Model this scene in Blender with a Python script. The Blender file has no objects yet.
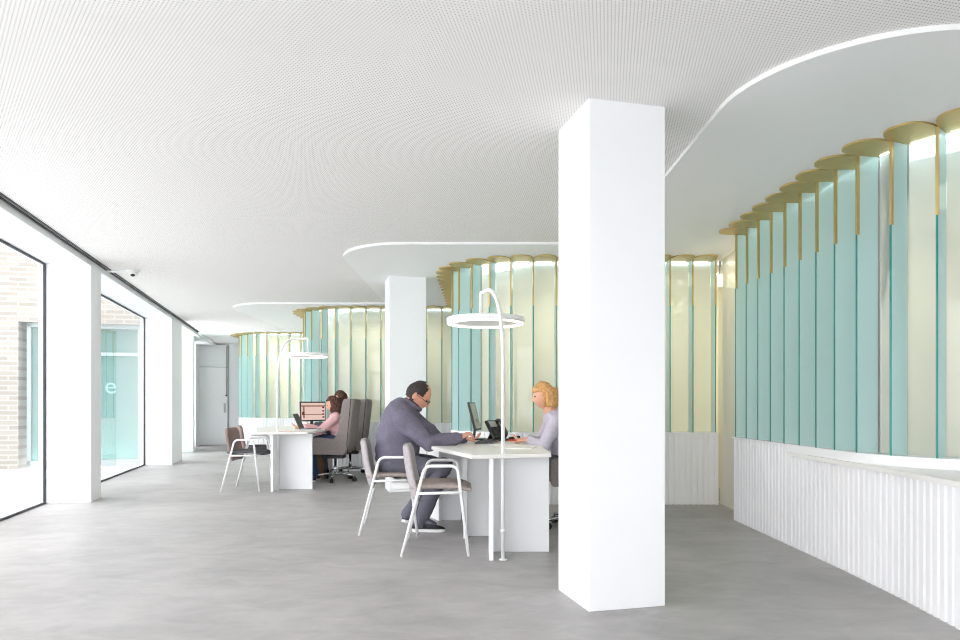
import bpy, bmesh, math, random
from mathutils import Vector, Matrix, noise

random.seed(7)
SC = bpy.context.scene
COL = SC.collection
PI = math.pi
TH = math.radians(14.6)          # the room's long axis against the camera axis
CS, SN = math.cos(TH), math.sin(TH)
CAM_H = 1.08

def RW(x, y):
    """room axes -> world (camera looks along +Y from the origin)"""
    return (x * CS - y * SN, x * SN + y * CS)

# ------------------------------------------------------------------ colours / materials
def lin(c):
    out = []
    for v in c:
        v = v / 255.0
        out.append(v / 12.92 if v <= 0.04045 else ((v + 0.055) / 1.055) ** 2.4)
    return (out[0], out[1], out[2], 1.0)

def new_mat(name):
    m = bpy.data.materials.new(name)
    m.use_nodes = True
    nt = m.node_tree
    nt.nodes.clear()
    out = nt.nodes.new('ShaderNodeOutputMaterial')
    return m, nt, out

def pmat(name, col, rough=0.5, metal=0.0, spec=0.5, var=0.0, vscale=6.0, bump=0.0, bscale=80.0, coat=0.0):
    m, nt, out = new_mat(name)
    b = nt.nodes.new('ShaderNodeBsdfPrincipled')
    c = lin(col)
    b.inputs['Base Color'].default_value = c
    b.inputs['Roughness'].default_value = rough
    b.inputs['Metallic'].default_value = metal
    b.inputs['Specular IOR Level'].default_value = spec
    if coat:
        b.inputs['Coat Weight'].default_value = coat
    tc = nt.nodes.new('ShaderNodeTexCoord')
    if var > 0:
        n = nt.nodes.new('ShaderNodeTexNoise')
        n.inputs['Scale'].default_value = vscale
        n.inputs['Detail'].default_value = 4
        nt.links.new(tc.outputs['Object'], n.inputs['Vector'])
        r = nt.nodes.new('ShaderNodeValToRGB')
        r.color_ramp.elements[0].position = 0.3
        r.color_ramp.elements[1].position = 0.7
        r.color_ramp.elements[0].color = tuple(max(0, x * (1 - var)) for x in c[:3]) + (1,)
        r.color_ramp.elements[1].color = tuple(min(1, x * (1 + var)) for x in c[:3]) + (1,)
        nt.links.new(n.outputs['Fac'], r.inputs['Fac'])
        nt.links.new(r.outputs['Color'], b.inputs['Base Color'])
    if bump > 0:
        n2 = nt.nodes.new('ShaderNodeTexNoise')
        n2.inputs['Scale'].default_value = bscale
        nt.links.new(tc.outputs['Object'], n2.inputs['Vector'])
        bp = nt.nodes.new('ShaderNodeBump')
        bp.inputs['Strength'].default_value = bump
        bp.inputs['Distance'].default_value = 0.01
        nt.links.new(n2.outputs['Fac'], bp.inputs['Height'])
        nt.links.new(bp.outputs['Normal'], b.inputs['Normal'])
    nt.links.new(b.outputs['BSDF'], out.inputs['Surface'])
    return m

def emat(name, col, strength):
    m, nt, out = new_mat(name)
    e = nt.nodes.new('ShaderNodeEmission')
    e.inputs['Color'].default_value = lin(col)
    e.inputs['Strength'].default_value = strength
    nt.links.new(e.outputs[0], out.inputs['Surface'])
    return m

def glass_mat(name, tint, body, clear, ior=1.35, rough=0.0, dif=0.5):
    """thin sheet: clear share + frosted (translucent / diffuse) share + mirror reflection by Fresnel"""
    m, nt, out = new_mat(name)
    tr = nt.nodes.new('ShaderNodeBsdfTransparent')
    tr.inputs['Color'].default_value = lin(tint)
    last = tr.outputs[0]
    if clear < 1:
        tl = nt.nodes.new('ShaderNodeBsdfTranslucent')
        tl.inputs['Color'].default_value = lin(body)
        df = nt.nodes.new('ShaderNodeBsdfDiffuse')
        df.inputs['Color'].default_value = lin(body)
        mx = nt.nodes.new('ShaderNodeMixShader')
        mx.inputs[0].default_value = dif
        nt.links.new(tl.outputs[0], mx.inputs[1])
        nt.links.new(df.outputs[0], mx.inputs[2])
        m2 = nt.nodes.new('ShaderNodeMixShader')
        m2.inputs[0].default_value = clear
        nt.links.new(mx.outputs[0], m2.inputs[1])
        nt.links.new(last, m2.inputs[2])
        last = m2.outputs[0]
    gl = nt.nodes.new('ShaderNodeBsdfGlossy')
    gl.inputs['Roughness'].default_value = rough
    fr = nt.nodes.new('ShaderNodeFresnel')
    fr.inputs['IOR'].default_value = ior
    m3 = nt.nodes.new('ShaderNodeMixShader')
    nt.links.new(fr.outputs[0], m3.inputs[0])
    nt.links.new(last, m3.inputs[1])
    nt.links.new(gl.outputs[0], m3.inputs[2])
    nt.links.new(m3.outputs[0], out.inputs['Surface'])
    return m

def concrete_mat():
    m, nt, out = new_mat('polished_concrete')
    b = nt.nodes.new('ShaderNodeBsdfPrincipled')
    tc = nt.nodes.new('ShaderNodeTexCoord')
    def nz(scale, detail, rough=0.6, stretch=None):
        n = nt.nodes.new('ShaderNodeTexNoise')
        n.inputs['Scale'].default_value = scale
        n.inputs['Detail'].default_value = detail
        n.inputs['Roughness'].default_value = rough
        n.inputs['Distortion'].default_value = 0.6
        if stretch:
            mp = nt.nodes.new('ShaderNodeMapping')
            mp.inputs['Scale'].default_value = stretch
            nt.links.new(tc.outputs['Object'], mp.inputs['Vector'])
            nt.links.new(mp.outputs[0], n.inputs['Vector'])
        else:
            nt.links.new(tc.outputs['Object'], n.inputs['Vector'])
        return n
    a = nz(0.9, 6)
    c = nz(3.2, 8, 0.7, (1.0, 1.8, 1.0))
    ad = nt.nodes.new('ShaderNodeMath'); ad.operation = 'ADD'
    nt.links.new(a.outputs['Fac'], ad.inputs[0]); nt.links.new(c.outputs['Fac'], ad.inputs[1])
    hf = nt.nodes.new('ShaderNodeMath'); hf.operation = 'MULTIPLY'; hf.inputs[1].default_value = 0.5
    nt.links.new(ad.outputs[0], hf.inputs[0])
    r = nt.nodes.new('ShaderNodeValToRGB')
    r.color_ramp.elements[0].position = 0.36; r.color_ramp.elements[1].position = 0.66
    r.color_ramp.elements[0].color = lin((148, 145, 145)); r.color_ramp.elements[1].color = lin((186, 183, 182))
    nt.links.new(hf.outputs[0], r.inputs['Fac'])
    nt.links.new(r.outputs['Color'], b.inputs['Base Color'])
    rr = nt.nodes.new('ShaderNodeMapRange')
    rr.inputs['To Min'].default_value = 0.38; rr.inputs['To Max'].default_value = 0.55
    nt.links.new(c.outputs['Fac'], rr.inputs['Value'])
    nt.links.new(rr.outputs[0], b.inputs['Roughness'])
    b.inputs['Specular IOR Level'].default_value = 0.45
    nt.links.new(b.outputs[0], out.inputs['Surface'])
    return m

def perforated_mat():
    m, nt, out = new_mat('perforated_plaster')
    b = nt.nodes.new('ShaderNodeBsdfPrincipled')
    b.inputs['Roughness'].default_value = 0.7
    tc = nt.nodes.new('ShaderNodeTexCoord')
    mp = nt.nodes.new('ShaderNodeMapping')
    mp.inputs['Rotation'].default_value = (0, 0, -TH)
    nt.links.new(tc.outputs['Object'], mp.inputs['Vector'])
    A, B, RAD = 0.0165, 0.0350, 0.0027
    def grid(off):
        d = nt.nodes.new('ShaderNodeVectorMath'); d.operation = 'MULTIPLY'
        d.inputs[1].default_value = (1 / A, 1 / B, 0)
        nt.links.new(mp.outputs[0], d.inputs[0])
        o = nt.nodes.new('ShaderNodeVectorMath'); o.operation = 'ADD'; o.inputs[1].default_value = (off, off, 0)
        nt.links.new(d.outputs[0], o.inputs[0])
        f = nt.nodes.new('ShaderNodeVectorMath'); f.operation = 'FRACTION'
        nt.links.new(o.outputs[0], f.inputs[0])
        s = nt.nodes.new('ShaderNodeVectorMath'); s.operation = 'SUBTRACT'; s.inputs[1].default_value = (0.5, 0.5, 0)
        nt.links.new(f.outputs[0], s.inputs[0])
        q = nt.nodes.new('ShaderNodeVectorMath'); q.operation = 'MULTIPLY'; q.inputs[1].default_value = (A, B, 0)
        nt.links.new(s.outputs[0], q.inputs[0])
        l = nt.nodes.new('ShaderNodeVectorMath'); l.operation = 'LENGTH'
        nt.links.new(q.outputs[0], l.inputs[0])
        return l.outputs['Value']
    mn = nt.nodes.new('ShaderNodeMath'); mn.operation = 'MINIMUM'
    nt.links.new(grid(0.0), mn.inputs[0]); nt.links.new(grid(0.5), mn.inputs[1])
    lt = nt.nodes.new('ShaderNodeMath'); lt.operation = 'LESS_THAN'; lt.inputs[1].default_value = RAD
    nt.links.new(mn.outputs[0], lt.inputs[0])
    mix = nt.nodes.new('ShaderNodeMix'); mix.data_type = 'RGBA'
    nt.links.new(lt.outputs[0], mix.inputs['Factor'])
    mix.inputs[6].default_value = lin((248, 245, 243)); mix.inputs[7].default_value = lin((84, 80, 80))
    nt.links.new(mix.outputs[2], b.inputs['Base Color'])
    nt.links.new(b.outputs[0], out.inputs['Surface'])
    return m

def brick_mat():
    m, nt, out = new_mat('pale_brick')
    b = nt.nodes.new('ShaderNodeBsdfPrincipled')
    b.inputs['Roughness'].default_value = 0.85
    tc = nt.nodes.new('ShaderNodeTexCoord')
    mp = nt.nodes.new('ShaderNodeMapping')
    mp.inputs['Rotation'].default_value = (PI / 2, 0, 0)
    nt.links.new(tc.outputs['Object'], mp.inputs['Vector'])
    br = nt.nodes.new('ShaderNodeTexBrick')
    br.inputs['Color1'].default_value = lin((142, 135, 127))
    br.inputs['Color2'].default_value = lin((126, 119, 111))
    br.inputs['Mortar'].default_value = lin((152, 149, 143))
    br.inputs['Scale'].default_value = 1.0
    br.inputs['Brick Width'].default_value = 0.30
    br.inputs['Row Height'].default_value = 0.085
    br.inputs['Mortar Size'].default_value = 0.013
    nt.links.new(mp.outputs[0], br.inputs['Vector'])
    nt.links.new(br.outputs['Color'], b.inputs['Base Color'])
    nt.links.new(b.outputs[0], out.inputs['Surface'])
    return m

def fabric_mat(name, col, var=0.12):
    return pmat(name, col, rough=0.95, spec=0.2, var=var, vscale=55.0, bump=0.25, bscale=500.0)

M = {}
M['concrete'] = concrete_mat()
M['perf'] = perforated_mat()
M['plaster'] = pmat('white_plaster', (240, 240, 240), 0.75, var=0.01, vscale=2)
M['paint'] = pmat('white_wall_paint', (243, 244, 246), 0.6, var=0.008, vscale=3)
M['dado'] = pmat('white_lacquer', (244, 244, 245), 0.42, var=0.008, vscale=3)
M['soffit'] = pmat('smooth_soffit_plaster', (254, 243, 232), 0.7, var=0.01, vscale=1.5)
M['riser'] = pmat('white_edge_trim', (246, 246, 246), 0.5)
M['gold'] = pmat('brushed_brass', (198, 174, 114), 0.42, metal=0.7, var=0.05, vscale=12)
M['fin'] = glass_mat('sea_green_glass', (242, 252, 252), (230, 251, 250), 0.18, 1.2, 0.03, 0.68)
M['fin_edge'] = glass_mat('green_glass_edge', (150, 220, 212), (84, 188, 178), 0.5, 1.3, 0.02, 0.8)
M['pane'] = glass_mat('frosted_glass', (243, 246, 242), (238, 242, 239), 0.5, 1.45, 0.01, 0.5)
M['door_glass'] = glass_mat('cream_glass', (246, 243, 230), (248, 244, 228), 0.2, 1.3, 0.02, 0.75)
M['win'] = glass_mat('window_glass', (238, 247, 248), (255, 255, 255), 1.0, 1.3)
M['shop'] = glass_mat('aqua_shop_glass', (176, 208, 204), (142, 166, 164), 0.5, 1.35)
M['dark_frame'] = pmat('anthracite_metal', (48, 52, 58), 0.45, metal=0.4)
M['slot'] = pmat('black_slot', (62, 62, 64), 0.6)
M['cream'] = pmat('cream_wall', (234, 227, 204), 0.7, var=0.03, vscale=2)
M['brick'] = brick_mat()
M['paving'] = pmat('pale_paving', (212, 215, 214), 0.8, var=0.05, vscale=1.2)
M['white_metal'] = pmat('white_powder_coat', (244, 244, 244), 0.35)
M['desk_top'] = pmat('white_laminate', (242, 240, 236), 0.28, var=0.01, vscale=4)
M['desk_panel'] = pmat('white_board', (240, 241, 243), 0.4, var=0.006, vscale=4)
M['chair_fab'] = fabric_mat('light_grey_upholstery', (176, 170, 172))
M['seat_fab'] = fabric_mat('warm_grey_upholstery', (168, 156, 150))
M['taupe_fab'] = fabric_mat('taupe_upholstery', (148, 128, 122))
M['char_fab'] = fabric_mat('charcoal_upholstery', (92, 92, 96))
M['office_fab'] = fabric_mat('office_chair_wool', (146, 138, 136))
M['black'] = pmat('black_plastic', (28, 28, 30), 0.4)
M['dgrey'] = pmat('dark_grey_plastic', (70, 72, 74), 0.4)
M['silver'] = pmat('silver_plastic', (176, 178, 180), 0.35, metal=0.4)
M['chrome'] = pmat('chrome', (214, 216, 220), 0.14, metal=1.0)
M['steel'] = pmat('brushed_steel', (172, 174, 176), 0.35, metal=0.9)
M['lamp_glow'] = emat('lamp_diffuser', (255, 232, 216), 5.0)
M['led'] = emat('cool_led_strip', (222, 246, 255), 9.0)
M['led_room'] = emat('soft_led_strip', (222, 246, 255), 9.0)
M['screen'] = pmat('switched_off_screen', (120, 132, 126), 0.2)
M['scr_page'] = emat('lit_page', (240, 208, 196), 1.15)
M['scr_bar'] = emat('lit_page_bar', (176, 132, 120), 0.9)
M['scr_red'] = emat('lit_page_red', (150, 52, 50), 0.9)
M['scr_lap'] = emat('lit_laptop_page', (150, 152, 140), 0.35)
M['paper'] = pmat('white_paper', (246, 244, 240), 0.8)
M['orange'] = pmat('orange_plastic', (226, 96, 44), 0.5)
M['skin'] = pmat('skin', (214, 158, 132), 0.55, var=0.05, vscale=9)
M['skin2'] = pmat('fair_skin', (226, 172, 146), 0.55, var=0.05, vscale=9)
M['lips'] = pmat('lips', (178, 104, 92), 0.5)
M['hair_dark'] = pmat('dark_brown_hair', (44, 34, 34), 0.6, var=0.3, vscale=60, bump=0.6, bscale=160)
M['hair_brown'] = pmat('brown_hair', (84, 52, 40), 0.55, var=0.35, vscale=50, bump=0.8, bscale=120)
M['hair_blond'] = pmat('ginger_blond_hair', (216, 164, 104), 0.55, var=0.25, vscale=50, bump=0.6, bscale=140)
M['jacket'] = fabric_mat('slate_blue_jacket_cloth', (114, 110, 126), 0.10)
M['trouser'] = fabric_mat('dark_slate_trouser_cloth', (104, 104, 115), 0.10)
M['pink'] = fabric_mat('pink_knit', (232, 188, 192), 0.06)
M['lilac'] = fabric_mat('pale_lilac_knit', (196, 190, 204), 0.06)
M['jeans'] = fabric_mat('blue_denim', (70, 96, 132), 0.15)
M['shoe'] = pmat('black_trainer', (40, 42, 50), 0.6)
M['sole'] = pmat('white_sole', (226, 226, 226), 0.6)
M['eye'] = pmat('eye', (60, 44, 38), 0.2)
M['collar'] = fabric_mat('dark_check_shirt', (60, 60, 76), 0.4)
M['brownbag'] = fabric_mat('tan_bag_cloth', (150, 116, 84))

# ------------------------------------------------------------------ mesh building helpers
class MB:
    def __init__(self):
        self.bm = bmesh.new()

    def faces(self, verts, faces, mi=0):
        vs = [self.bm.verts.new(v) for v in verts]
        for f in faces:
            try:
                nf = self.bm.faces.new([vs[i] for i in f])
                nf.material_index = mi
            except ValueError:
                pass
        return self

    def box(self, c, s, rz=0.0, mi=0, ry=0.0, rx=0.0):
        R = Matrix.Rotation(rz, 3, 'Z') @ Matrix.Rotation(ry, 3, 'Y') @ Matrix.Rotation(rx, 3, 'X')
        vs = []
        for dz in (-.5, .5):
            for dx, dy in ((-.5, -.5), (.5, -.5), (.5, .5), (-.5, .5)):
                vs.append(Vector(c) + R @ Vector((dx * s[0], dy * s[1], dz * s[2])))
        return self.faces(vs, [(3, 2, 1, 0), (4, 5, 6, 7), (0, 1, 5, 4), (1, 2, 6, 5), (2, 3, 7, 6), (3, 0, 4, 7)], mi)

    def prism(self, poly, z0, z1, mi=0):
        a = sum(poly[i][0] * poly[(i + 1) % len(poly)][1] - poly[(i + 1) % len(poly)][0] * poly[i][1] for i in range(len(poly)))
        if a < 0:
            poly = list(reversed(poly))
        n = len(poly)
        vs = [(p[0], p[1], z0) for p in poly] + [(p[0], p[1], z1) for p in poly]
        fs = [tuple(reversed(range(n))), tuple(range(n, 2 * n))]
        fs += [(i, (i + 1) % n, n + (i + 1) % n, n + i) for i in range(n)]
        return self.faces(vs, fs, mi)

    def prism_y(self, poly, y0, y1, mi=0):
        """polygon in x/z extruded along y"""
        a = sum(poly[i][0] * poly[(i + 1) % len(poly)][1] - poly[(i + 1) % len(poly)][0] * poly[i][1] for i in range(len(poly)))
        if a < 0:
            poly = list(reversed(poly))
        n = len(poly)
        vs = [(p[0], y0, p[1]) for p in poly] + [(p[0], y1, p[1]) for p in poly]
        fs = [tuple(range(n)), tuple(reversed(range(n, 2 * n)))]
        fs += [(i, n + i, n + (i + 1) % n, (i + 1) % n) for i in range(n)]
        return self.faces(vs, fs, mi)

    def tube(self, pts, r, seg=10, closed=False, mi=0, sx=1.0):
        pts = [Vector(p) for p in pts]
        n = len(pts)
        rad = r if isinstance(r, (list, tuple)) else [r] * n
        tang = []
        for i in range(n):
            if closed:
                t = pts[(i + 1) % n] - pts[i - 1]
            else:
                t = pts[min(i + 1, n - 1)] - pts[max(i - 1, 0)]
            tang.append(t.normalized())
        up = Vector((0, 0, 1)) if abs(tang[0].z) < 0.9 else Vector((0, 1, 0))
        nrm = (up - tang[0] * up.dot(tang[0])).normalized()
        rings = []
        for i in range(n):
            t = tang[i]
            nrm = (nrm - t * nrm.dot(t)).normalized()
            bn = t.cross(nrm)
            ring = []
            for k in range(seg):
                a = 2 * PI * k / seg
                ring.append(self.bm.verts.new(pts[i] + (nrm * math.cos(a) * sx + bn * math.sin(a)) * rad[i]))
            rings.append(ring)
        m = n if closed else n - 1
        for i in range(m):
            A, B = rings[i], rings[(i + 1) % n]
            for k in range(seg):
                f = self.bm.faces.new((A[k], A[(k + 1) % seg], B[(k + 1) % seg], B[k]))
                f.smooth = True
                f.material_index = mi
        if not closed:
            f = self.bm.faces.new(list(reversed(rings[0]))); f.material_index = mi
            f = self.bm.faces.new(rings[-1]); f.material_index = mi
        return self

    def lathe(self, prof, c=(0, 0, 0), seg=24, mi=0, axis='Z'):
        """prof: list of (r, z) from one end to the other; ends are capped"""
        rings = []
        for r, z in prof:
            ring = []
            for k in range(seg):
                a = 2 * PI * k / seg
                x, y = r * math.cos(a), r * math.sin(a)
                p = {'Z': (x, y, z), 'X': (z, x, y), 'Y': (y, z, x)}[axis]
                ring.append(self.bm.verts.new(Vector(c) + Vector(p)))
            rings.append(ring)
        for A, B in zip(rings, rings[1:]):
            for k in range(seg):
                f = self.bm.faces.new((A[k], A[(k + 1) % seg], B[(k + 1) % seg], B[k]))
                f.smooth = True; f.material_index = mi
        f = self.bm.faces.new(list(reversed(rings[0]))); f.material_index = mi
        f = self.bm.faces.new(rings[-1]); f.material_index = mi
        return self

    def ball(self, c, s, sub=3, mi=0):
        r = bmesh.ops.create_icosphere(self.bm, subdivisions=sub, radius=1.0)
        for v in r['verts']:
            v.co = Vector((v.co.x * s[0], v.co.y * s[1], v.co.z * s[2])) + Vector(c)
        for v in r['verts']:
            for f in v.link_faces:
                f.smooth = True; f.material_index = mi
        return r['verts']

    def loft(self, rings, mi=0):
        """rings: list of lists of points (same count), capped"""
        rs = [[self.bm.verts.new(p) for p in ring] for ring in rings]
        n = len(rs[0])
        for A, B in zip(rs, rs[1:]):
            for k in range(n):
                f = self.bm.faces.new((A[k], A[(k + 1) % n], B[(k + 1) % n], B[k])); f.smooth = True; f.material_index = mi
        self.bm.faces.new(list(reversed(rs[0]))).material_index = mi
        self.bm.faces.new(rs[-1]).material_index = mi
        return self

    def build(self, name, mats, parent=None, loc=None, rz=0.0, bevel=0.0, smooth=False, bseg=2):
        bmesh.ops.recalc_face_normals(self.bm, faces=self.bm.faces[:])
        me = bpy.data.meshes.new(name)
        self.bm.to_mesh(me)
        self.bm.free()
        for m in (mats if isinstance(mats, (list, tuple)) else [mats]):
            me.materials.append(m)
        o = bpy.data.objects.new(name, me)
        COL.objects.link(o)
        if parent is not None:
            o.parent = parent
        if loc is not None:
            o.location = loc
        o.rotation_euler = (0, 0, rz)
        if smooth:
            for p in me.polygons:
                p.use_smooth = True
        if bevel > 0:
            b = o.modifiers.new('Bevel', 'BEVEL')
            b.width = bevel; b.segments = bseg; b.limit_method = 'ANGLE'; b.angle_limit = math.radians(35)
        return o

def tag(o, label=None, cat=None, group=None, kind=None):
    if label: o['label'] = label
    if cat: o['category'] = cat
    if group: o['group'] = group
    if kind: o['kind'] = kind
    return o

def empty(name, loc=(0, 0, 0), rz=0.0):
    o = bpy.data.objects.new(name, None)
    o.empty_display_size = 0.2
    o.location = loc
    o.rotation_euler = (0, 0, rz)
    COL.objects.link(o)
    return o

def copy_tree(o, parent=None):
    c = o.copy()
    COL.objects.link(c)
    if parent is not None:
        c.parent = parent
    for ch in list(o.children):
        copy_tree(ch, c)
    return c

def fillet(pts, r, n=5):
    """round the inner corners of a polyline"""
    pts = [Vector(p) for p in pts]
    out = [pts[0]]
    for i in range(1, len(pts) - 1):
        a, b, c = pts[i - 1], pts[i], pts[i + 1]
        u, v = (a - b), (c - b)
        rr = min(r, u.length * 0.45, v.length * 0.45)
        p0, p1 = b + u.normalized() * rr, b + v.normalized() * rr
        for k in range(n + 1):
            t = k / n
            out.append(p0 * (1 - t) ** 2 + b * 2 * t * (1 - t) + p1 * t * t)
    out.append(pts[-1])
    return out

def struct(o, label=None):
    o['kind'] = 'structure'
    if label: o['label'] = label
    return o

def room_box(name, x0, x1, y0, y1, z0, z1, mat, bevel=0.0, parent=None):
    """box along the room's axes; its origin is the centre of its base"""
    cx, cy = (x0 + x1) / 2, (y0 + y1) / 2
    w = RW(cx, cy)
    mb = MB().box((0, 0, (z1 - z0) / 2), (x1 - x0, y1 - y0, z1 - z0))
    return mb.build(name, mat, parent, (w[0], w[1], z0), TH, bevel)

# ------------------------------------------------------------------ camera
cam_d = bpy.data.cameras.new('camera')
cam_d.sensor_width = 36.0
cam_d.lens = 680.0 / 960.0 * 36.0
cam_d.shift_y = 84.0 / 960.0
cam_d.clip_start = 0.05
cam = bpy.data.objects.new('camera', cam_d)
cam.location = (0, 0, CAM_H)
cam.rotation_euler = (PI / 2, 0, 0)
COL.objects.link(cam)
SC.camera = cam

# ------------------------------------------------------------------ room shell
CEIL, SOF = 2.67, 2.645
fl = [RW(-2.75, -3.3), RW(9.5, -3.3), RW(9.5, 19.4), RW(-2.75, 19.4)]
struct(MB().prism(fl, -0.2, 0.0).build('floor', M['concrete']), 'grey polished concrete floor')
cl = [RW(-2.19, -3.3), RW(9.5, -3.3), RW(9.5, 19.4), RW(-2.19, 19.4)]
struct(MB().prism(cl, CEIL, CEIL + 0.3).build('ceiling', M['perf']), 'white perforated acoustic ceiling')

# smooth lower soffit with a rounded stepped outline over the glazed rooms
def corner(cx, cy, r, n=14):
    return [(cx - r * math.sin(a), cy - r * math.cos(a)) for a in [PI / 2 * k / n for k in range(n + 1)]]
def inner(x, y, r, n=6):
    # concave fillet between a side (constant x, coming from large y towards y) and the next front
    return [(x, y)]
so = [(8.2, 2.84)]
so += corner(1.28 + 0.78, 2.84 + 0.78, 0.78)
so += [(1.28, 6.67)]
so += corner(-1.47 + 0.72, 6.67 + 0.72, 0.72)
so += [(-1.47, 10.64)]
so += corner(-4.08 + 0.72, 10.64 + 0.72, 0.72)
so += [(-4.08, 14.6)]
so += corner(-6.3 + 0.72, 14.6 + 0.72, 0.72)
so += [(-6.3, 17.2), (-5.2, 17.55), (0.0, 19.0), (6.0, 19.0)]
smb = MB().prism(so, SOF, CEIL)
for f in smb.bm.faces:
    if abs(f.normal.z) < 0.5:
        f.material_index = 1
struct(smb.build('trim_1', [M['soffit'], M['riser']]), 'smooth lowered soffit with rounded edge over the glass rooms')

# left façade: bulkhead, ceiling slot, columns, windows
struct(room_box('trim_2', -2.78, -2.26, -3.3, 18.95, 2.60, 2.97, M['paint']), 'white bulkhead over the windows')
struct(room_box('trim_4', -2.26, -2.19, 16.3, 19.15, 2.62, 2.97, M['paint']))
sl = empty('trim_3', RW(-2.225, 6.5) + (2.66,), TH)
struct(sl, 'dark double curtain track along the ceiling edge')
MB().box((0, 0, 0.16), (0.07, 19.6, 0.3)).build('channel', M['paint'], sl)
MB().box((-0.021, 0, 0.006), (0.022, 19.6, 0.012)).build('slot', M['slot'], sl)
MB().box((0.018, 0, 0.006), (0.018, 19.6, 0.012)).build('slot', M['slot'], sl)

def column(x0, x1, y0, y1, z1, label):
    return struct(room_box('column', x0, x1, y0, y1, 0.0, z1, M['paint'], 0.004), label)
column(1.437, 1.875, 3.27, 3.71, CEIL, 'square white column standing nearest the camera')
column(1.02, 1.475, 8.3, 8.75, CEIL, 'square white column behind the man at the desk')
column(-2.76, -2.25, 3.5, 3.83, 2.60, 'white facade column before the first window')
column(-2.76, -2.25, 8.3, 8.68, 2.60, 'white facade column between the two windows')
column(-2.76, -2.25, 13.07, 14.1, 2.60, 'deep white facade column past the second window')
struct(room_box('wall_stub', -2.76, -2.37, 16.3, 16.5, 0, CEIL, M['paint']), 'short white wall nib before the door')

def window(n, y0, y1):
    w = RW(-2.70, (y0 + y1) / 2)
    e = struct(empty('window_%d' % n, (w[0], w[1], 0), TH), 'tall facade window with thin dark frame')
    L = y1 - y0
    mb = MB()
    mb.box((0, 0, 0.012), (0.022, L, 0.02)).box((0, 0, 2.588), (0.022, L, 0.02))
    mb.box((0, L / 2 - 0.009, 1.3), (0.022, 0.018, 2.552)).box((0, -L / 2 + 0.009, 1.3), (0.022, 0.018, 2.552))
    mb.build('frame', M['dark_frame'], e)
    MB().faces([(0, -L / 2 + .01, .02), (0, L / 2 - .01, .02), (0, L / 2 - .01, 2.58), (0, -L / 2 + .01, 2.58)], [(0, 1, 2, 3)]).build('pane', M['win'], e)
window(1, 3.83, 8.3)
window(2, 8.68, 13.07)
window(3, -3.3, 3.5)
window(6, 14.1, 16.3)
window(7, 17.8, 18.3)  # unseen slit added to throw daylight onto the far door wall
struct(room_box('wall_left_end', -2.78, -2.6, 18.3, 18.95, 0, 2.6, M['paint']))
struct(room_box('wall_left', -2.78, -2.6, 16.5, 17.8, 0, 2.6, M['paint']))

# wall with a glazed shop front behind the camera
w = RW(-1.1, -3.3)
e4 = struct(empty('window_4', (w[0], w[1], 0), TH), 'glazed shop front behind the camera')
mb = MB()
for x in (-1.57, 0.0, 1.57):
    mb.box((x, 0, 1.33), (0.05, 0.06, 2.66))
mb.box((0, 0, 0.02), (3.2, 0.06, 0.04)).box((0, 0, 2.65), (3.2, 0.06, 0.04))
mb.build('frame', M['dark_frame'], e4)
MB().faces([(-1.6, 0, .03), (1.6, 0, .03), (1.6, 0, 2.64), (-1.6, 0, 2.64)], [(0, 1, 2, 3)]).build('pane', M['win'], e4)
struct(room_box('wall_back', 0.5, 3.0, -3.5, -3.3, 0, CEIL, M['paint']))
struct(room_box('wall_back_right', 5.6, 9.5, -3.5, -3.3, 0, CEIL, M['paint']))
w = RW(4.3, -3.35)
e8 = struct(empty('window_8', (w[0], w[1], 0), TH), 'unseen glazed front added behind the camera for fill daylight')  # added opening, lets extra daylight reach the nearest fins and soffit
mb = MB()
for x in (-1.27, 0.0, 1.27):
    mb.box((x, 0, 1.33), (0.05, 0.06, 2.66))
mb.box((0, 0, 0.02), (2.6, 0.06, 0.04)).box((0, 0, 2.65), (2.6, 0.06, 0.04))
mb.build('frame', M['dark_frame'], e8)
MB().faces([(-1.3, 0, .03), (1.3, 0, .03), (1.3, 0, 2.64), (-1.3, 0, 2.64)], [(0, 1, 2, 3)]).build('pane', M['win'], e8)
struct(room_box('wall_right', 9.3, 9.5, -3.3, 19.3, 0, CEIL, M['paint']))

# far end wall with a door
struct(room_box('wall_far', -2.78, 9.3, 18.95, 19.15, 0, CEIL, M['paint']), 'white far end wall')
w = RW(-2.27, 18.93)
dr = struct(empty('door_1', (w[0], w[1], 0), TH), 'white flush door with overhead panel in the far wall')
MB().box((0, 0, 1.03), (0.72, 0.04, 2.02)).build('door_leaf', M['dado'], dr, bevel=0.003)
MB().box((0, 0, 2.335), (0.72, 0.04, 0.57)).build('overpanel', M['dado'], dr, bevel=0.003)
mb = MB().box((-0.37, 0.01, 1.315), (0.012, 0.05, 2.63)).box((0.37, 0.01, 1.315), (0.012, 0.05, 2.63)).box((0, 0.01, 2.048), (0.72, 0.04, 0.012)).box((0, 0.01, 2.628), (0.75, 0.04, 0.012))
mb.build('shadow_gap', M['dgrey'], dr)
hd = MB().box((0.29, -0.03, 0.98), (0.045, 0.02, 0.25)).build('door_handle', M['steel'], dr, bevel=0.004)
MB().box((0.33, -0.03, 1.95), (0.012, 0.012, 1.30)).box((0.33, -0.03, 1.30), (0.05, 0.03, 0.03)).build('cable', M['dgrey'], dr)

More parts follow.
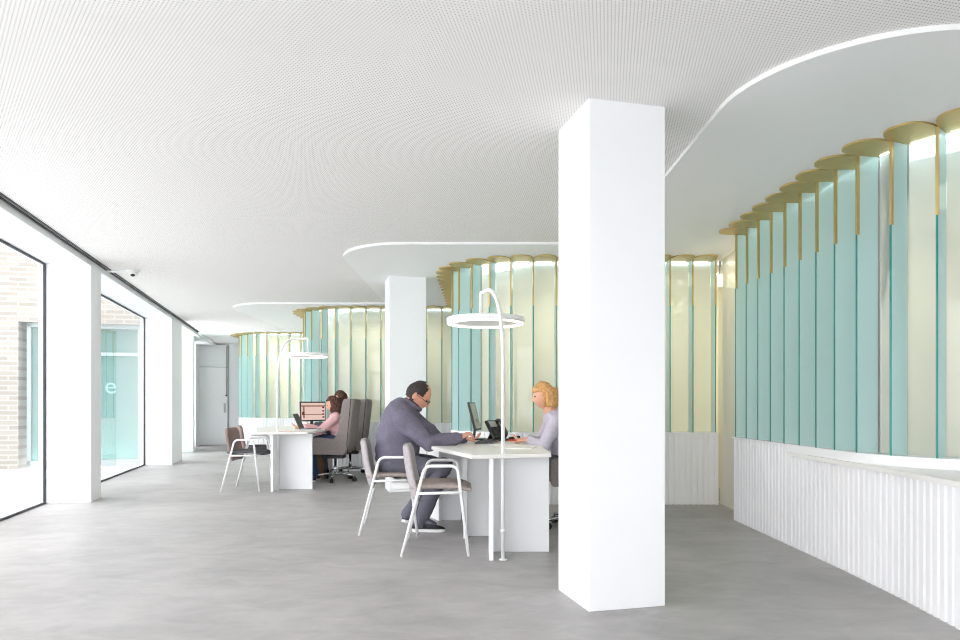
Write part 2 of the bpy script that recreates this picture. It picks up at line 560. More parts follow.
# ------------------------------------------------------------------ outside
gr = [RW(-30, -30), RW(14, -30), RW(14, 13.2), RW(-30, 13.2)]
struct(MB().prism(gr, -0.25, -0.03).build('ground_outside', M['paving']), 'pale paving outside the windows')
mb = MB()
w = RW(-2.78, 13.3)
BX = -12.0
mb.box(((-2.0 + BX - 0.0) / 2 - 0.0 if False else (-1.95 + BX) / 2, 0.2, 2.9), (abs(BX + 1.95), 0.4, 5.9))
mb.box((-0.975, 0.2, 4.2), (1.95, 0.4, 3.3))
struct(mb.build('wall_outside', M['brick'], None, (w[0], w[1], -0.05), TH), 'pale brick building outside the windows')
sh = struct(empty('window_5', RW(-3.75, 13.45) + (-0.03,), TH), 'aqua glazed shop entrance in the brick wall outside')
mb = MB()
for x in (-0.86, -0.42, 0.16, 0.9):
    mb.box((x, 0, 1.28), (0.06, 0.08, 2.5))
M['shop_frame'] = pmat('grey_white_frame', (140, 150, 150), 0.5)
mb.box((0, 0, 2.5), (1.78, 0.08, 0.10)).box((0, 0, 0.06), (1.78, 0.08, 0.12)).box((0.2, 0, 2.0), (1.36, 0.08, 0.06))
mb.build('frame', M['shop_frame'], sh)
MB().faces([(-.9, .02, .1), (.9, .02, .1), (.9, .02, 2.5), (-.9, .02, 2.5)], [(0, 1, 2, 3)]).build('pane', M['shop'], sh)
fc = bpy.data.curves.new('lettering', 'FONT')
fc.body = 'e'; fc.size = 0.42; fc.extrude = 0.002; fc.align_x = 'CENTER'
ft = bpy.data.objects.new('lettering', fc); COL.objects.link(ft)
fc.materials.append(pmat('frosted_lettering', (140, 168, 166), 0.6))
ft.parent = sh; ft.location = (0.42, -0.01, 1.3); ft.rotation_euler = (PI / 2, 0, 0)
struct(room_box('wall_outside_inner', -4.9, -2.8, 13.95, 14.05, 0, 2.9, pmat('sea_green_interior', (176, 206, 200), 0.8)), 'green wall inside the shop')

# ------------------------------------------------------------------ scalloped glass partitions
FD = 0.16      # depth of the fins from the outer line to the panes
DZ = 0.775     # top of the ribbed base
class Path:
    def __init__(self, xs, yf, cx, R, yend):
        self.xs, self.yf, self.cx, self.R, self.yend = xs, yf, cx, R, yend
        self.l1 = xs - cx
        self.l2 = PI / 2 * R
        self.l3 = yend - (yf + R)
        self.L = self.l1 + self.l2 + self.l3
    def at(self, s, off=0.0):
        """point at arc length s, moved outwards by off, and the outward normal"""
        if s <= self.l1:
            p, n = Vector((self.xs - s, self.yf)), Vector((0, -1))
        elif s <= self.l1 + self.l2:
            a = (s - self.l1) / self.R
            n = Vector((-math.sin(a), -math.cos(a)))
            p = Vector((self.cx, self.yf + self.R)) + n * self.R
        else:
            p, n = Vector((self.cx - self.R, self.yf + self.R + s - self.l1 - self.l2)), Vector((-1, 0))
        return p + n * off, n

def ribbed(path, s0, s1, off_in, z0, z1):
    pts = []
    s, k = s0, 0
    P = 0.062
    while s < s1 - 1e-6:
        for ds, o in ((0.0, 0.0), (0.036, 0.0), (0.041, -0.014), (0.057, -0.014)):
            if s + ds < s1:
                p, _ = path.at(s + ds, o); pts.append((p.x, p.y))
        s += P
    p, _ = path.at(s1, 0); pts.append((p.x, p.y))
    back = []
    n = 40
    for i in range(n + 1):
        p, _ = path.at(s1 + (s0 - s1) * i / n, off_in); back.append((p.x, p.y))
    return strip(pts, back, z0, z1)

def strip(pts, back, z0, z1):
    """closed wall between an outer line and an inner line"""
    mb = MB()
    loop = pts + back
    n = len(loop)
    lo = [mb.bm.verts.new((p[0], p[1], z0)) for p in loop]
    hi = [mb.bm.verts.new((p[0], p[1], z1)) for p in loop]
    for i in range(n):
        j = (i + 1) % n
        mb.bm.faces.new((lo[i], lo[j], hi[j], hi[i]))
    f1 = mb.bm.faces.new(hi); f0 = mb.bm.faces.new(list(reversed(lo)))
    bmesh.ops.triangulate(mb.bm, faces=[f1, f0])
    return mb

def band(path, s0, s1, o0, o1, z0, z1, n=60):
    a = [path.at(s0 + (s1 - s0) * i / n, o0)[0] for i in range(n + 1)]
    b = [path.at(s1 + (s0 - s1) * i / n, o1)[0] for i in range(n + 1)]
    return strip([(p.x, p.y) for p in a], [(p.x, p.y) for p in b], z0, z1)

def partition(label, path, step, phase, zbase=True, s_stop=None):
    root = empty('glass_partition', (path.cx, path.yf, 0))
    tag(root, label, 'glass partition', 'scalloped glass partitions')
    off = Matrix.Translation((-path.cx, -path.yf, 0))
    def bld(mb, name, mat, parent=root, **k):
        mb.bm.transform(off)
        return mb.build(name, mat, parent, **k)
    if zbase:
        bld(ribbed(path, 0.0, path.L, -FD - 0.06, 0.0, DZ - 0.012), 'ribbed_base', M['dado'])
    bld(band(path, 0.0, path.L, 0.004, -FD - 0.06, DZ - 0.012, DZ), 'sill', M['dado'])
    bld(band(path, 0.02, path.L - 0.02, -FD - 0.018, -FD - 0.045, 2.612, 2.632), 'room_light_strip', M['led_room'])
    cus = []
    s = phase
    while s < path.L:
        cus.append(s); s += step
    for i, s in enumerate(cus):
        p, n = path.at(s)
        ang = math.atan2(n.y, n.x)
        c = p + n * (-FD / 2 + 0.008)
        f = bld(MB().box((c.x, c.y, (DZ + 2.632) / 2), (FD - 0.022, 0.012, 2.632 - DZ), ang), 'glass_fin', M['fin'])
        e = p + n * 0.001
        bld(MB().box((e.x, e.y, (DZ + 2.14) / 2), (0.004, 0.011, 2.14 - DZ), ang), 'fin_edge', M['fin_edge'], f)
        g = p + n * (-0.006)
        bld(MB().box((g.x, g.y, (2.14 + 2.632) / 2), (0.018, 0.0155, 2.632 - 2.14), ang), 'brass_strip', M['gold'], f)
    for a, b in zip(cus, cus[1:]):
        q0, n0 = path.at(a, -FD + 0.004); q1, n1 = path.at(b, -FD + 0.004)
        r0, _ = path.at(a, -FD - 0.006); r1, _ = path.at(b, -FD - 0.006)
        d = (q1 - q0).normalized() * 0.002
        bld(MB().prism([(q0 + d)[:], (q1 - d)[:], (r1 - d)[:], (r0 + d)[:]], DZ, 2.632), 'glass_pane', M['pane'])
        ls, le = path.at(a + 0.035, -FD + 0.024)[0], path.at(b - 0.035, -FD + 0.024)[0]
        ls2, le2 = path.at(a + 0.035, -FD + 0.013)[0], path.at(b - 0.035, -FD + 0.013)[0]
        bld(MB().prism([ls[:], le[:], le2[:], ls2[:]], 2.627, 2.633), 'light_strip', M['led'])
        # brass plate under the soffit, bulging outwards between two fins
        p0, _ = path.at(a); p1, _ = path.at(b)
        mid = (p0 + p1) / 2
        u = (p1 - p0) / 2
        c_half = u.length
        u.normalize()
        nn = ((n0 + n1) / 2).normalized()
        pts = []
        N = 18
        for k in range(N + 1):
            t = PI * k / N
            cx_ = -math.copysign(abs(math.cos(t)) ** (2 / 2.5), math.cos(t)) * (c_half * 1.0)
            cy_ = abs(math.sin(t)) ** (2 / 2.5) * 0.188
            v = mid + u * cx_ + nn * cy_
            pts.append((v.x, v.y))
        pts += [(r1 - d)[:], (r0 + d)[:]]
        bld(MB().prism(pts, 2.633, SOF - 0.001), 'brass_plate', M['gold'])
    return root

# nearest room: its base runs straight on under a counter, so it is built apart
P1 = Path(5.3, 3.51, 3.22, 0.87, 6.33)
s_at = P1.l1 + P1.l2 + (6.25 - 4.38)
partition('tall scalloped sea green glass screen with brass plates above the white counter at right', P1, 0.249, s_at % 0.249, zbase=False)
P2 = Path(2.56, 7.3, 0.485, 0.83, 10.98)
partition('scalloped glass screen behind the near lamp and the column, on a white ribbed base', P2, 0.2446, 2.56 - 2.531)
P3 = Path(-0.37, 11.0, -2.22, 0.83, 14.93)
partition('scalloped glass screen behind the two women and the second column', P3, 0.2466, 0.005)
P4 = Path(-3.09, 14.95, -4.72, 0.83, 17.7)
partition('farthest scalloped glass screen beside the white door', P4, 0.246, 0.13)

# counter of the nearest room
ct = empty('counter', (2.35, 4.4, 0))
tag(ct, 'white ribbed reception counter with a tapering ledge in front of the right glass screen', 'counter')
class Line:
    def __init__(self, pts):
        self.p = [Vector(q) for q in pts]
        self.c = [0.0]
        for a, b in zip(self.p, self.p[1:]):
            self.c.append(self.c[-1] + (b - a).length)
        self.L = self.c[-1]
    def at(self, s, off=0.0):
        s = max(0, min(self.L, s))
        i = 0
        while i < len(self.p) - 2 and s > self.c[i + 1]:
            i += 1
        d = (self.p[i + 1] - self.p[i]).normalized()
        n = Vector((d.y, -d.x))
        return self.p[i] + d * (s - self.c[i]) + n * off, n
front = Line([(2.10, 1.6), (2.225, 2.4), (2.29, 3.245), (2.336, 3.8), (2.36, 4.44), (2.362, 5.2)])
# walk so that the outward normal points to -x
front.p = list(reversed(front.p)); front.__init__([p[:] for p in front.p])
front_at = front.at
def at_out(s, off=0.0):
    p, n = front_at(s, 0)
    n = n if n.x < 0 else -n
    return p + n * off, n
front.at = at_out
OFF = Matrix.Translation((-2.35, -4.4, 0))
def cbld(mb, name, mat, **k):
    mb.bm.transform(OFF)
    return mb.build(name, mat, ct, **k)
mb = ribbed(front, 0.0, front.L, -0.14, 0.0, 0.686); cbld(mb, 'ribbed_front', M['dado'])
class Straight:
    L = 6.33 - 5.2
    def at(self, s, off=0.0):
        return Vector((2.362 - off * 0 - off, 5.2 + s)) if False else (Vector((2.362 - off, 5.2 + s)), Vector((-1, 0)))
mb = ribbed(Straight(), 0.0, 1.13, -0.2, 0.0, DZ - 0.012); cbld(mb, 'ribbed_panel', M['dado'])
# ledge: front edge a little ahead of the ribbed front, back edge along the glass line
fe = [front.at(front.L * i / 24, 0.03 * min(1, i / 3))[0] for i in range(25)]
be = [P1.at(s, 0.003)[0] for s in [P1.l1 - 0.6 + (P1.l1 * 0 + (P1.l2 + 0.82 + 0.6)) * i / 30 for i in range(31)]]
mb = strip([(p.x, p.y) for p in fe], [(p.x, p.y) for p in be], 0.686, 0.714); cbld(mb, 'ledge', M['desk_top'], bevel=0.004)
kb = []
mb = band(P1, P1.l1 - 0.6, P1.l1 + P1.l2 + 0.82, 0.0, -FD - 0.06, 0.714, DZ - 0.012); cbld(mb, 'upstand', M['dado'])

# glass door between the two nearest rooms
gd = struct(empty('door_2', (2.6, 7.44, 0)), 'cream glass door between the two nearest glass rooms')
def gdb(mb, name, mat):
    mb.bm.transform(Matrix.Translation((-2.6, -7.44, 0)))
    return mb.build(name, mat, gd)
ddir = Vector((2.545 - 2.6, 6.4 - 7.44)); dl = ddir.length; da = math.atan2(ddir.y, ddir.x)
gdb(MB().box((2.5725, 6.92, 1.32), (dl, 0.012, 2.62), da), 'door_leaf', M['door_glass'])
for z in (0.10, 2.56):
    gdb(MB().box((2.596, 7.38, z), (0.09, 0.035, 0.14), da), 'pivot_hinge', M['chrome'])

# inner walls of the glazed rooms
def wbox(name, x0, x1, y0, y1, mat=None, z1=SOF):
    mb = MB().box((0, 0, z1 / 2), (x1 - x0, y1 - y0, z1))
    return struct(mb.build(name, mat or M['cream'], None, ((x0 + x1) / 2, (y0 + y1) / 2, 0)))
wbox('wall_room_back', 4.75, 4.85, 3.6, 7.6)
wbox('wall_room_end', 2.62, 4.75, 6.36, 6.46)
wbox('wall_second_room_back', -0.1, 4.0, 9.3, 9.4)
wbox('wall_second_room_right', 3.3, 3.4, 7.5, 9.3)
wbox('wall_third_room_back', -2.9, -0.1, 12.9, 13.0)
wbox('wall_fourth_room_back', -5.4, -2.85, 16.6, 16.7)

# lamps in the glazed rooms, and a fill lamp added behind the cream door
def room_light(name, x, y, sx, sy, e, col=(1.0, 0.94, 0.80)):
    l = bpy.data.lights.new(name, 'AREA')
    l.shape = 'RECTANGLE'; l.size = sx; l.size_y = sy; l.energy = e; l.color = col
    o = bpy.data.objects.new(name, l)
    o.location = (x, y, 2.6)
    COL.objects.link(o)
room_light('room_and_fill_lamp', 3.6, 5.2, 1.2, 1.8, 42, (1.0, 0.96, 0.9))
room_light('room_and_fill_lamp', 1.4, 8.4, 2.2, 0.9, 60)
room_light('room_and_fill_lamp', -1.5, 12.0, 1.8, 0.9, 60)
room_light('room_and_fill_lamp', -4.2, 15.8, 1.8, 0.9, 80)
room_light('room_and_fill_lamp', 2.95, 6.9, 0.5, 0.5, 40, (1.0, 0.95, 0.85))  # unseen fill lamp added to brighten the cream glass door

# ------------------------------------------------------------------ desks
DESK_OFF = (-2.665, 3.66)
ZT = 0.735
def make_desk():
    e = empty('desk', (0.05, 5.8, 0))
    T = Matrix.Translation((-0.05, -5.8, 0))
    def b(mb, name, mat, **k):
        mb.bm.transform(T); return mb.build(name, mat, e, **k)
    top = [(-0.054, 4.60), (0.50, 4.76), (0.52, 6.2), (0.36, 7.0), (-0.50, 7.0), (-0.60, 6.2), (-0.333, 5.37)]
    b(MB().prism(top, ZT - 0.028, ZT), 'tabletop', M['desk_top'], bevel=0.004)
    zt = ZT - 0.028
    b(MB().box((0.30, 4.985, zt / 2), (0.41, 0.03, zt)), 'front_panel', M['desk_panel'], bevel=0.002)
    b(MB().box((0.078, 4.84, zt / 2), (0.030, 0.30, zt)), 'leg', M['desk_panel'], bevel=0.002)
    b(MB().box((0.0, 5.575, zt / 2), (0.25, 0.03, zt)), 'middle_panel', M['desk_panel'], bevel=0.002)
    b(MB().box((-0.118, 5.51, zt / 2), (0.030, 0.12, zt)), 'leg', M['desk_panel'], bevel=0.002)
    b(MB().box((-0.28, 6.33, zt / 2), (0.21, 0.03, zt)), 'rear_panel', M['desk_panel'], bevel=0.002)
    b(MB().box((-0.43, 6.42, zt / 2), (0.030, 0.30, zt), math.radians(25)), 'leg', M['desk_panel'], bevel=0.002)
    b(MB().box((0.0, 6.86, zt / 2), (0.70, 0.03, zt)), 'back_panel', M['desk_panel'], bevel=0.002)
    return e
desk1 = make_desk()
tag(desk1, 'white angular desk with panel legs between the man and the blond woman', 'desk', 'white angular service desks')
desk2 = copy_tree(desk1)
desk2.location = (0.05 + DESK_OFF[0] + 0.03, 5.8 + DESK_OFF[1], 0)
tag(desk2, 'white angular desk with panel legs carrying the laptop and the lit monitor', 'desk', 'white angular service desks')

# ------------------------------------------------------------------ floor lamps
def make_lamp():
    e = empty('floor_lamp', (0, 0, 0))
    # pole foot at the origin; the head hangs left of and behind it
    path = [(0, 0, 0), (0, 0, 1.38)]
    for k in range(1, 11):
        t = k / 10
        # quarter-like arc up to the peak
        path.append((-0.095 * t ** 2.2, 0.13 * t ** 1.8, 1.38 + 0.515 * math.sin(t * PI / 2 * 0.9) ** 1.0 / math.sin(PI / 2 * 0.9)))
    peak = path[-1]
    path += [(-0.152, 0.34, 1.905), (-0.152, 0.34, 1.71)]
    body = path[:12] + fillet([path[11], path[12], path[13]], 0.012, 3)[1:]
    MB().tube(body, 0.0135, 12).build('pole', M['white_metal'], e)
    MB().lathe([(0.0165, 0.19), (0.0165, 0.215)], seg=16).build('collar', M['white_metal'], e)
    MB().lathe([(0.028, 0.0), (0.028, 0.006), (0.018, 0.01)], seg=20).build('base', M['white_metal'], e)
    c = (-0.118, 0.31, 1.695)
    R = 0.288
    MB().lathe([(0.20, -0.018), (0.245, -0.02), (R - 0.006, -0.02), (R, -0.014), (R, 0.014), (R - 0.006, 0.02), (0.03, 0.022)], c, 64).build('lamp_head', M['white_metal'], e)
    rings = [(R - 0.006, -0.0205), (R - 0.006, -0.026), (R - 0.05, -0.026), (R - 0.05, -0.0205)]
    mb = MB()
    seg = 64
    rs = [[mb.bm.verts.new((c[0] + r * math.cos(2 * PI * k / seg), c[1] + r * math.sin(2 * PI * k / seg), c[2] + z)) for k in range(seg)] for r, z in rings]
    for i in range(4):
        A, B = rs[i], rs[(i + 1) % 4]
        for k in range(seg):
            mb.bm.faces.new((A[k], A[(k + 1) % seg], B[(k + 1) % seg], B[k]))
    mb.build('diffuser', M['lamp_glow'], e)
    return e
lamp1 = make_lamp()
lamp1.location = (0.159, 4.71, 0)
tag(lamp1, 'white ring floor lamp with hooked pole beside the near desk', 'floor lamp', 'white ring floor lamps')
lamp2 = copy_tree(lamp1)
lamp2.location = (-2.535, 8.50, 0)
lamp2.rotation_euler = (0, 0, math.radians(-105))
tag(lamp2, 'white ring floor lamp with hooked pole beside the far desk', 'floor lamp', 'white ring floor lamps')

# ------------------------------------------------------------------ visitor chairs (facing +x, origin on the floor)
def make_visitor_chair(back_mat, seat_mat):
    e = empty('visitor_chair')
    for s in (-1, 1):
        y = s * 0.27
        pts = fillet([(-0.24, y, 0.0), (-0.075, s * 0.255, 0.64), (0.155, s * 0.255, 0.64), (0.235, y, 0.0)], 0.05, 6)
        MB().tube(pts, 0.0115, 10).build('side_frame', M['white_metal'], e)
        pts = [(-0.124, s * 0.259, 0.445), (0.18, s * 0.265, 0.452)]
        MB().tube(pts, 0.010, 8).build('seat_rail', M['white_metal'], e)
    MB().tube([(-0.118, -0.259, 0.448), (-0.118, 0.259, 0.448)], 0.009, 8).tube([(0.12, -0.26, 0.440), (0.12, 0.26, 0.440)], 0.009, 8).build('cross_rail', M['white_metal'], e)
    # seat cushion: rounded slab, slightly dished, front edge rolled
    mb = MB()
    rings = []
    for i in range(15):
        t = i / 14
        x = -0.19 + 0.45 * t
        z = 0.478 + 0.012 * math.sin(t * PI) - 0.02 * max(0, t - 0.8) / 0.2
        hw = 0.225 * (1 - 0.10 * (2 * t - 1) ** 4)
        th = 0.024 if 0 < i < 14 else 0.012
        ring = []
        for k in range(20):
            a = 2 * PI * k / 20
            cx_ = math.copysign(abs(math.cos(a)) ** 0.45, math.cos(a)); sz = math.copysign(abs(math.sin(a)) ** 0.7, math.sin(a))
            ring.append((x, hw * cx_, z + th * sz - (0.006 if sz > 0 else 0) * (1 - abs(cx_))))
        rings.append(ring)
    mb.loft(rings).build('seat', seat_mat, e)
    # backrest: tall rounded curved pad, leaning back
    mb = MB()
    rings = []
    for i in range(15):
        t = i / 14
        z = 0.377 + 0.405 * t
        xc = -0.154 - 0.075 * t - 0.012 * math.sin(t * PI)
        hw = 0.225 * (1 - 0.22 * abs(2 * t - 1) ** 6) * (1 - 0.06 * t)
        th = 0.026 if 0 < i < 14 else 0.014
        ring = []
        for k in range(24):
            a = 2 * PI * k / 24
            yy = hw * math.copysign(abs(math.cos(a)) ** 0.5, math.cos(a))
            xx = th * math.copysign(abs(math.sin(a)) ** 0.7, math.sin(a)) + 0.04 * (yy / 0.225) ** 2
            ring.append((xc + xx, yy, z))
        rings.append(ring)
    mb.loft(rings).build('backrest', back_mat, e)
    return e
vc = make_visitor_chair(M['chair_fab'], M['seat_fab'])
vc.location = (-0.325, 5.08, 0); vc.rotation_euler = (0, 0, math.radians(2))
tag(vc, 'light grey armchair with white tube frame, empty, in front of the seated man', 'chair', 'white framed visitor chairs')
vcA = copy_tree(vc)
vcA.location = (-0.775, 5.86, 0); vcA.rotation_euler = (0, 0, math.radians(5))
tag(vcA, 'light grey armchair with white tube frame on which the man sits', 'chair', 'white framed visitor chairs')
tr_ = MB().box((0.13, 0, 0.395), (0.22, 0.36, 0.07)).build('under_seat_tray', M['white_metal'], vcA, bevel=0.02, bseg=3)
vcC = make_visitor_chair(M['taupe_fab'], M['char_fab'])
vcC.location = (-2.93, 8.58, 0)
tag(vcC, 'taupe armchair with white tube frame at the far desk, the nearer of its pair', 'chair', 'white framed visitor chairs')
vcD = copy_tree(vcC)
vcD.location = (-3.10, 9.42, 0); vcD.rotation_euler = (0, 0, math.radians(18))
tag(vcD, 'taupe armchair with white tube frame half hidden behind the other taupe armchair', 'chair', 'white framed visitor chairs')

# ------------------------------------------------------------------ office chairs (facing +x)
def make_office_chair():
    e = empty('office_chair')
    prof = [(0.26, 0.37), (0.275, 0.45), (0.265, 0.585), (0.22, 0.60), (-0.02, 0.575), (-0.06, 0.60), (-0.09, 0.68), (-0.155, 1.06), (-0.175, 1.095), (-0.29, 1.10), (-0.31, 1.07), (-0.255, 0.60), (-0.22, 0.42), (-0.17, 0.365)]
    for s in (-1, 1):
        MB().prism_y(prof, min(s * 0.235, s * 0.29), max(s * 0.235, s * 0.29)).build('side_shell', M['office_fab'], e, bevel=0.022, bseg=3)
    back = [(-0.13, 0.44), (-0.16, 0.60), (-0.225, 1.09), (-0.30, 1.10), (-0.318, 1.07), (-0.262, 0.60), (-0.228, 0.42), (-0.17, 0.365)]
    MB().prism_y(back, -0.245, 0.245).build('backrest', M['office_fab'], e, bevel=0.02, bseg=3)
    MB().box((0.03, 0, 0.42), (0.44, 0.47, 0.11)).build('seat', M['office_fab'], e, bevel=0.03, bseg=3)
    for s in (-1, 1):
        MB().tube([(-0.232, s * 0.292, 0.375), (-0.215, s * 0.293, 0.50), (-0.238, s * 0.293, 0.75), (-0.272, s * 0.292, 1.095)], 0.005, 6).build('seam', M['black'], e)
    MB().box((0.0, 0, 0.335), (0.26, 0.20, 0.06)).build('tilt_mechanism', M['black'], e, bevel=0.01)
    MB().lathe([(0.028, 0.11), (0.028, 0.20), (0.019, 0.205), (0.019, 0.31)], seg=16).build('gas_column', M['chrome'], e)
    mb = MB()
    mb.lathe([(0.045, 0.075), (0.045, 0.125), (0.03, 0.13)], seg=16)
    cast = []
    for k in range(5):
        a = 2 * PI * k / 5 + 0.35
        d = Vector((math.cos(a), math.sin(a), 0))
        mb.tube([d * 0.03 + Vector((0, 0, 0.105)), d * 0.16 + Vector((0, 0, 0.098)), d * 0.30 + Vector((0, 0, 0.078))], [0.020, 0.017, 0.012], 8)
        cast.append((a, d))
    mb.build('star_base', M['chrome'], e)
    for a, d in cast:
        p = d * 0.295
        m2 = MB()
        for s in (-1, 1):
            cc = Vector((p.x, p.y, 0.029)) + Vector((-d.y, d.x, 0)) * 0.014 * s
            r = bmesh.ops.create_cone(m2.bm, cap_ends=True, segments=16, radius1=0.029, radius2=0.029, depth=0.018)
            bmesh.ops.transform(m2.bm, matrix=Matrix.Translation(cc) @ Matrix.Rotation(a, 4, 'Z') @ Matrix.Rotation(PI / 2, 4, 'X'), verts=r['verts'])
        m2.tube([(p.x, p.y, 0.03), (p.x, p.y, 0.08)], 0.008, 8)
        m2.build('caster', M['black'], e)
    return e
oc = make_office_chair()
oc.location = (-2.03, 9.55, 0); oc.scale = (1, 1, 1.05); oc.rotation_euler = (0, 0, PI)
tag(oc, 'grey high-backed swivel chair in which the woman in pink sits', 'office chair', 'grey high-backed swivel chairs')
oc2 = copy_tree(oc)
oc2.location = (-1.99, 10.42, 0); oc2.rotation_euler = (0, 0, PI + 0.06)
tag(oc2, 'grey high-backed swivel chair standing behind the chair of the woman in pink', 'office chair', 'grey high-backed swivel chairs')
oc3 = copy_tree(oc)
oc3.location = (0.86, 5.95, 0); oc3.rotation_euler = (0, 0, PI)
tag(oc3, 'grey swivel chair under the blond woman, mostly hidden by the near column', 'office chair', 'grey high-backed swivel chairs')

# ------------------------------------------------------------------ people
def temp_obj(bm):
    me = bpy.data.meshes.new('tmp'); bm.to_mesh(me); bm.free()
    o = bpy.data.objects.new('tmp', me); COL.objects.link(o)
    return o

def fuse(mb, voxel, smooth_it=4, disp=0.0, dscale=8.0, seed=0.0):
    """melt the overlapping closed pieces into one continuous surface"""
    bmesh.ops.recalc_face_normals(mb.bm, faces=mb.bm.faces[:])
    o = temp_obj(mb.bm)
    r = o.modifiers.new('r', 'REMESH'); r.mode = 'VOXEL'; r.voxel_size = voxel
    if smooth_it:
        s = o.modifiers.new('s', 'SMOOTH'); s.factor = 0.5; s.iterations = smooth_it
    dg = bpy.context.evaluated_depsgraph_get()
    me = bpy.data.meshes.new_from_object(o.evaluated_get(dg))
    old = o.data
    bpy.data.objects.remove(o); bpy.data.meshes.remove(old)
    if disp:
        for v, n in zip(me.vertices, [vv.normal.copy() for vv in me.vertices]):
            q = v.co * dscale + Vector((seed, 0, 0))
            k = noise.noise(Vector((q.x, q.y, q.z * 2.2))) + 0.5 * noise.noise(q * 2.3)
            v.co += n * disp * k
    for p in me.polygons:
        p.use_smooth = True
    return me

def add_me(name, me, mat, parent):
    me.name = name
    me.materials.clear()
    me.materials.append(mat)
    o = bpy.data.objects.new(name, me); COL.objects.link(o); o.parent = parent
    return o

def limb(mb, pts, rad, seg=14, sub=4):
    """tapered limb through the given joints, with rounded ends and joints"""
    P = [Vector(p) for p in pts]
    fine, fr = [], []
    for i in range(len(P) - 1):
        for k in range(sub):
            t = k / sub
            fine.append(P[i].lerp(P[i + 1], t)); fr.append(rad[i] * (1 - t) + rad[i + 1] * t)
    fine.append(P[-1]); fr.append(rad[-1])
    mb.tube(fine, fr, seg)
    for p, r in zip(P, rad):
        mb.ball(p, (r, r, r), 2)

def torso(mb, secs, seg=28):
    """secs: (x, y, z, half depth, half width, lean)"""
    rings = []
    for x, y, z, a, b, ln in secs:
        ring = []
        for k in range(seg):
            t = 2 * PI * k / seg
            cx_ = a * math.copysign(abs(math.cos(t)) ** 0.9, math.cos(t)); cy_ = b * math.copysign(abs(math.sin(t)) ** 0.9, math.sin(t))
            ring.append((x + cx_ * math.cos(ln), y + cy_, z - cx_ * math.sin(ln)))
        rings.append(ring)
    mb.loft(rings)

def head_pts(v, k=1.0):
    """unit sphere point -> head surface; x forward, z up (metres, centre of the head)"""
    x, y, z = v
    X, Y, Z = 0.098 * x, 0.076 * y, 0.120 * z
    if z < 0:
        t = -z
        Y *= 1 - 0.30 * t ** 1.5
        if x < 0:
            X *= 1 - 0.35 * t
        else:
            X *= 1 - 0.02 * t
    if z > 0.1 and x > 0.4:
        X -= 0.010 * (z - 0.1) * (x - 0.4)
    if x > 0:
        g = lambda yy, zz, sy, sz: math.exp(-((Y - yy) / sy) ** 2 - ((Z - zz) / sz) ** 2)
        X += 0.024 * g(0, -0.026, 0.011, 0.016) + 0.012 * g(0, -0.004, 0.009, 0.018)
        X -= 0.010 * (g(0.031, 0.006, 0.015, 0.012) + g(-0.031, 0.006, 0.015, 0.012))
        X += 0.005 * g(0, 0.026, 0.045, 0.010)
        X += 0.006 * (g(0, -0.058, 0.018, 0.006) + g(0, -0.071, 0.016, 0.006))
        X += 0.008 * g(0, -0.100, 0.020, 0.014)
        X -= 0.003 * g(0, -0.083, 0.02, 0.006)
    return Vector((X * k, Y * k, Z * k))

def add_head(mb, Mx):
    vs = mb.ball((0, 0, 0), (1, 1, 1), 5)
    for v in vs:
        v.co = Mx @ head_pts(v.co.normalized())
    for s in (-1, 1):
        e = mb.ball((-0.008, s * 0.076, -0.010), (0.020, 0.009, 0.032), 2)
        for v in e:
            q = v.co.copy()
            q.y += s * 0.010 * max(0, -(q.x + 0.0)) / 0.03
            v.co = Mx @ q

def hair_cap(Mx, keep, thick, name, mat, parent, k=1.03, nz=0.004, seed=1.0):
    mb = MB()
    vs = mb.ball((0, 0, 0), (1, 1, 1), 5)
    unit = {v: v.co.normalized() for v in vs}
    dele = [v for v in vs if not keep(unit[v])]
    for v in vs:
        u = unit[v]
        p = head_pts(u)
        if u.x > 0 :
            p = Vector((0.098 * u.x, p.y, p.z))
        v.co = p * k + u * (thick + nz * noise.noise(u * 9 + Vector((seed, 0, 0))))
    bmesh.ops.delete(mb.bm, geom=dele, context='VERTS')
    # give it thickness
    r = bmesh.ops.solidify(mb.bm, geom=mb.bm.faces[:], thickness=0.010)
    for v in mb.bm.verts:
        v.co = Mx @ v.co
    return mb.build(name, mat, parent, smooth=True)

def eyes(Mx, parent):
    for s in (-1, 1):
        mb = MB()
        mb.ball((0.0855, s * 0.030, 0.006), (0.009, 0.011, 0.008), 2)
        for v in mb.bm.verts:
            v.co = Mx @ v.co
        mb.build('eye', M['eye'], parent, smooth=True)

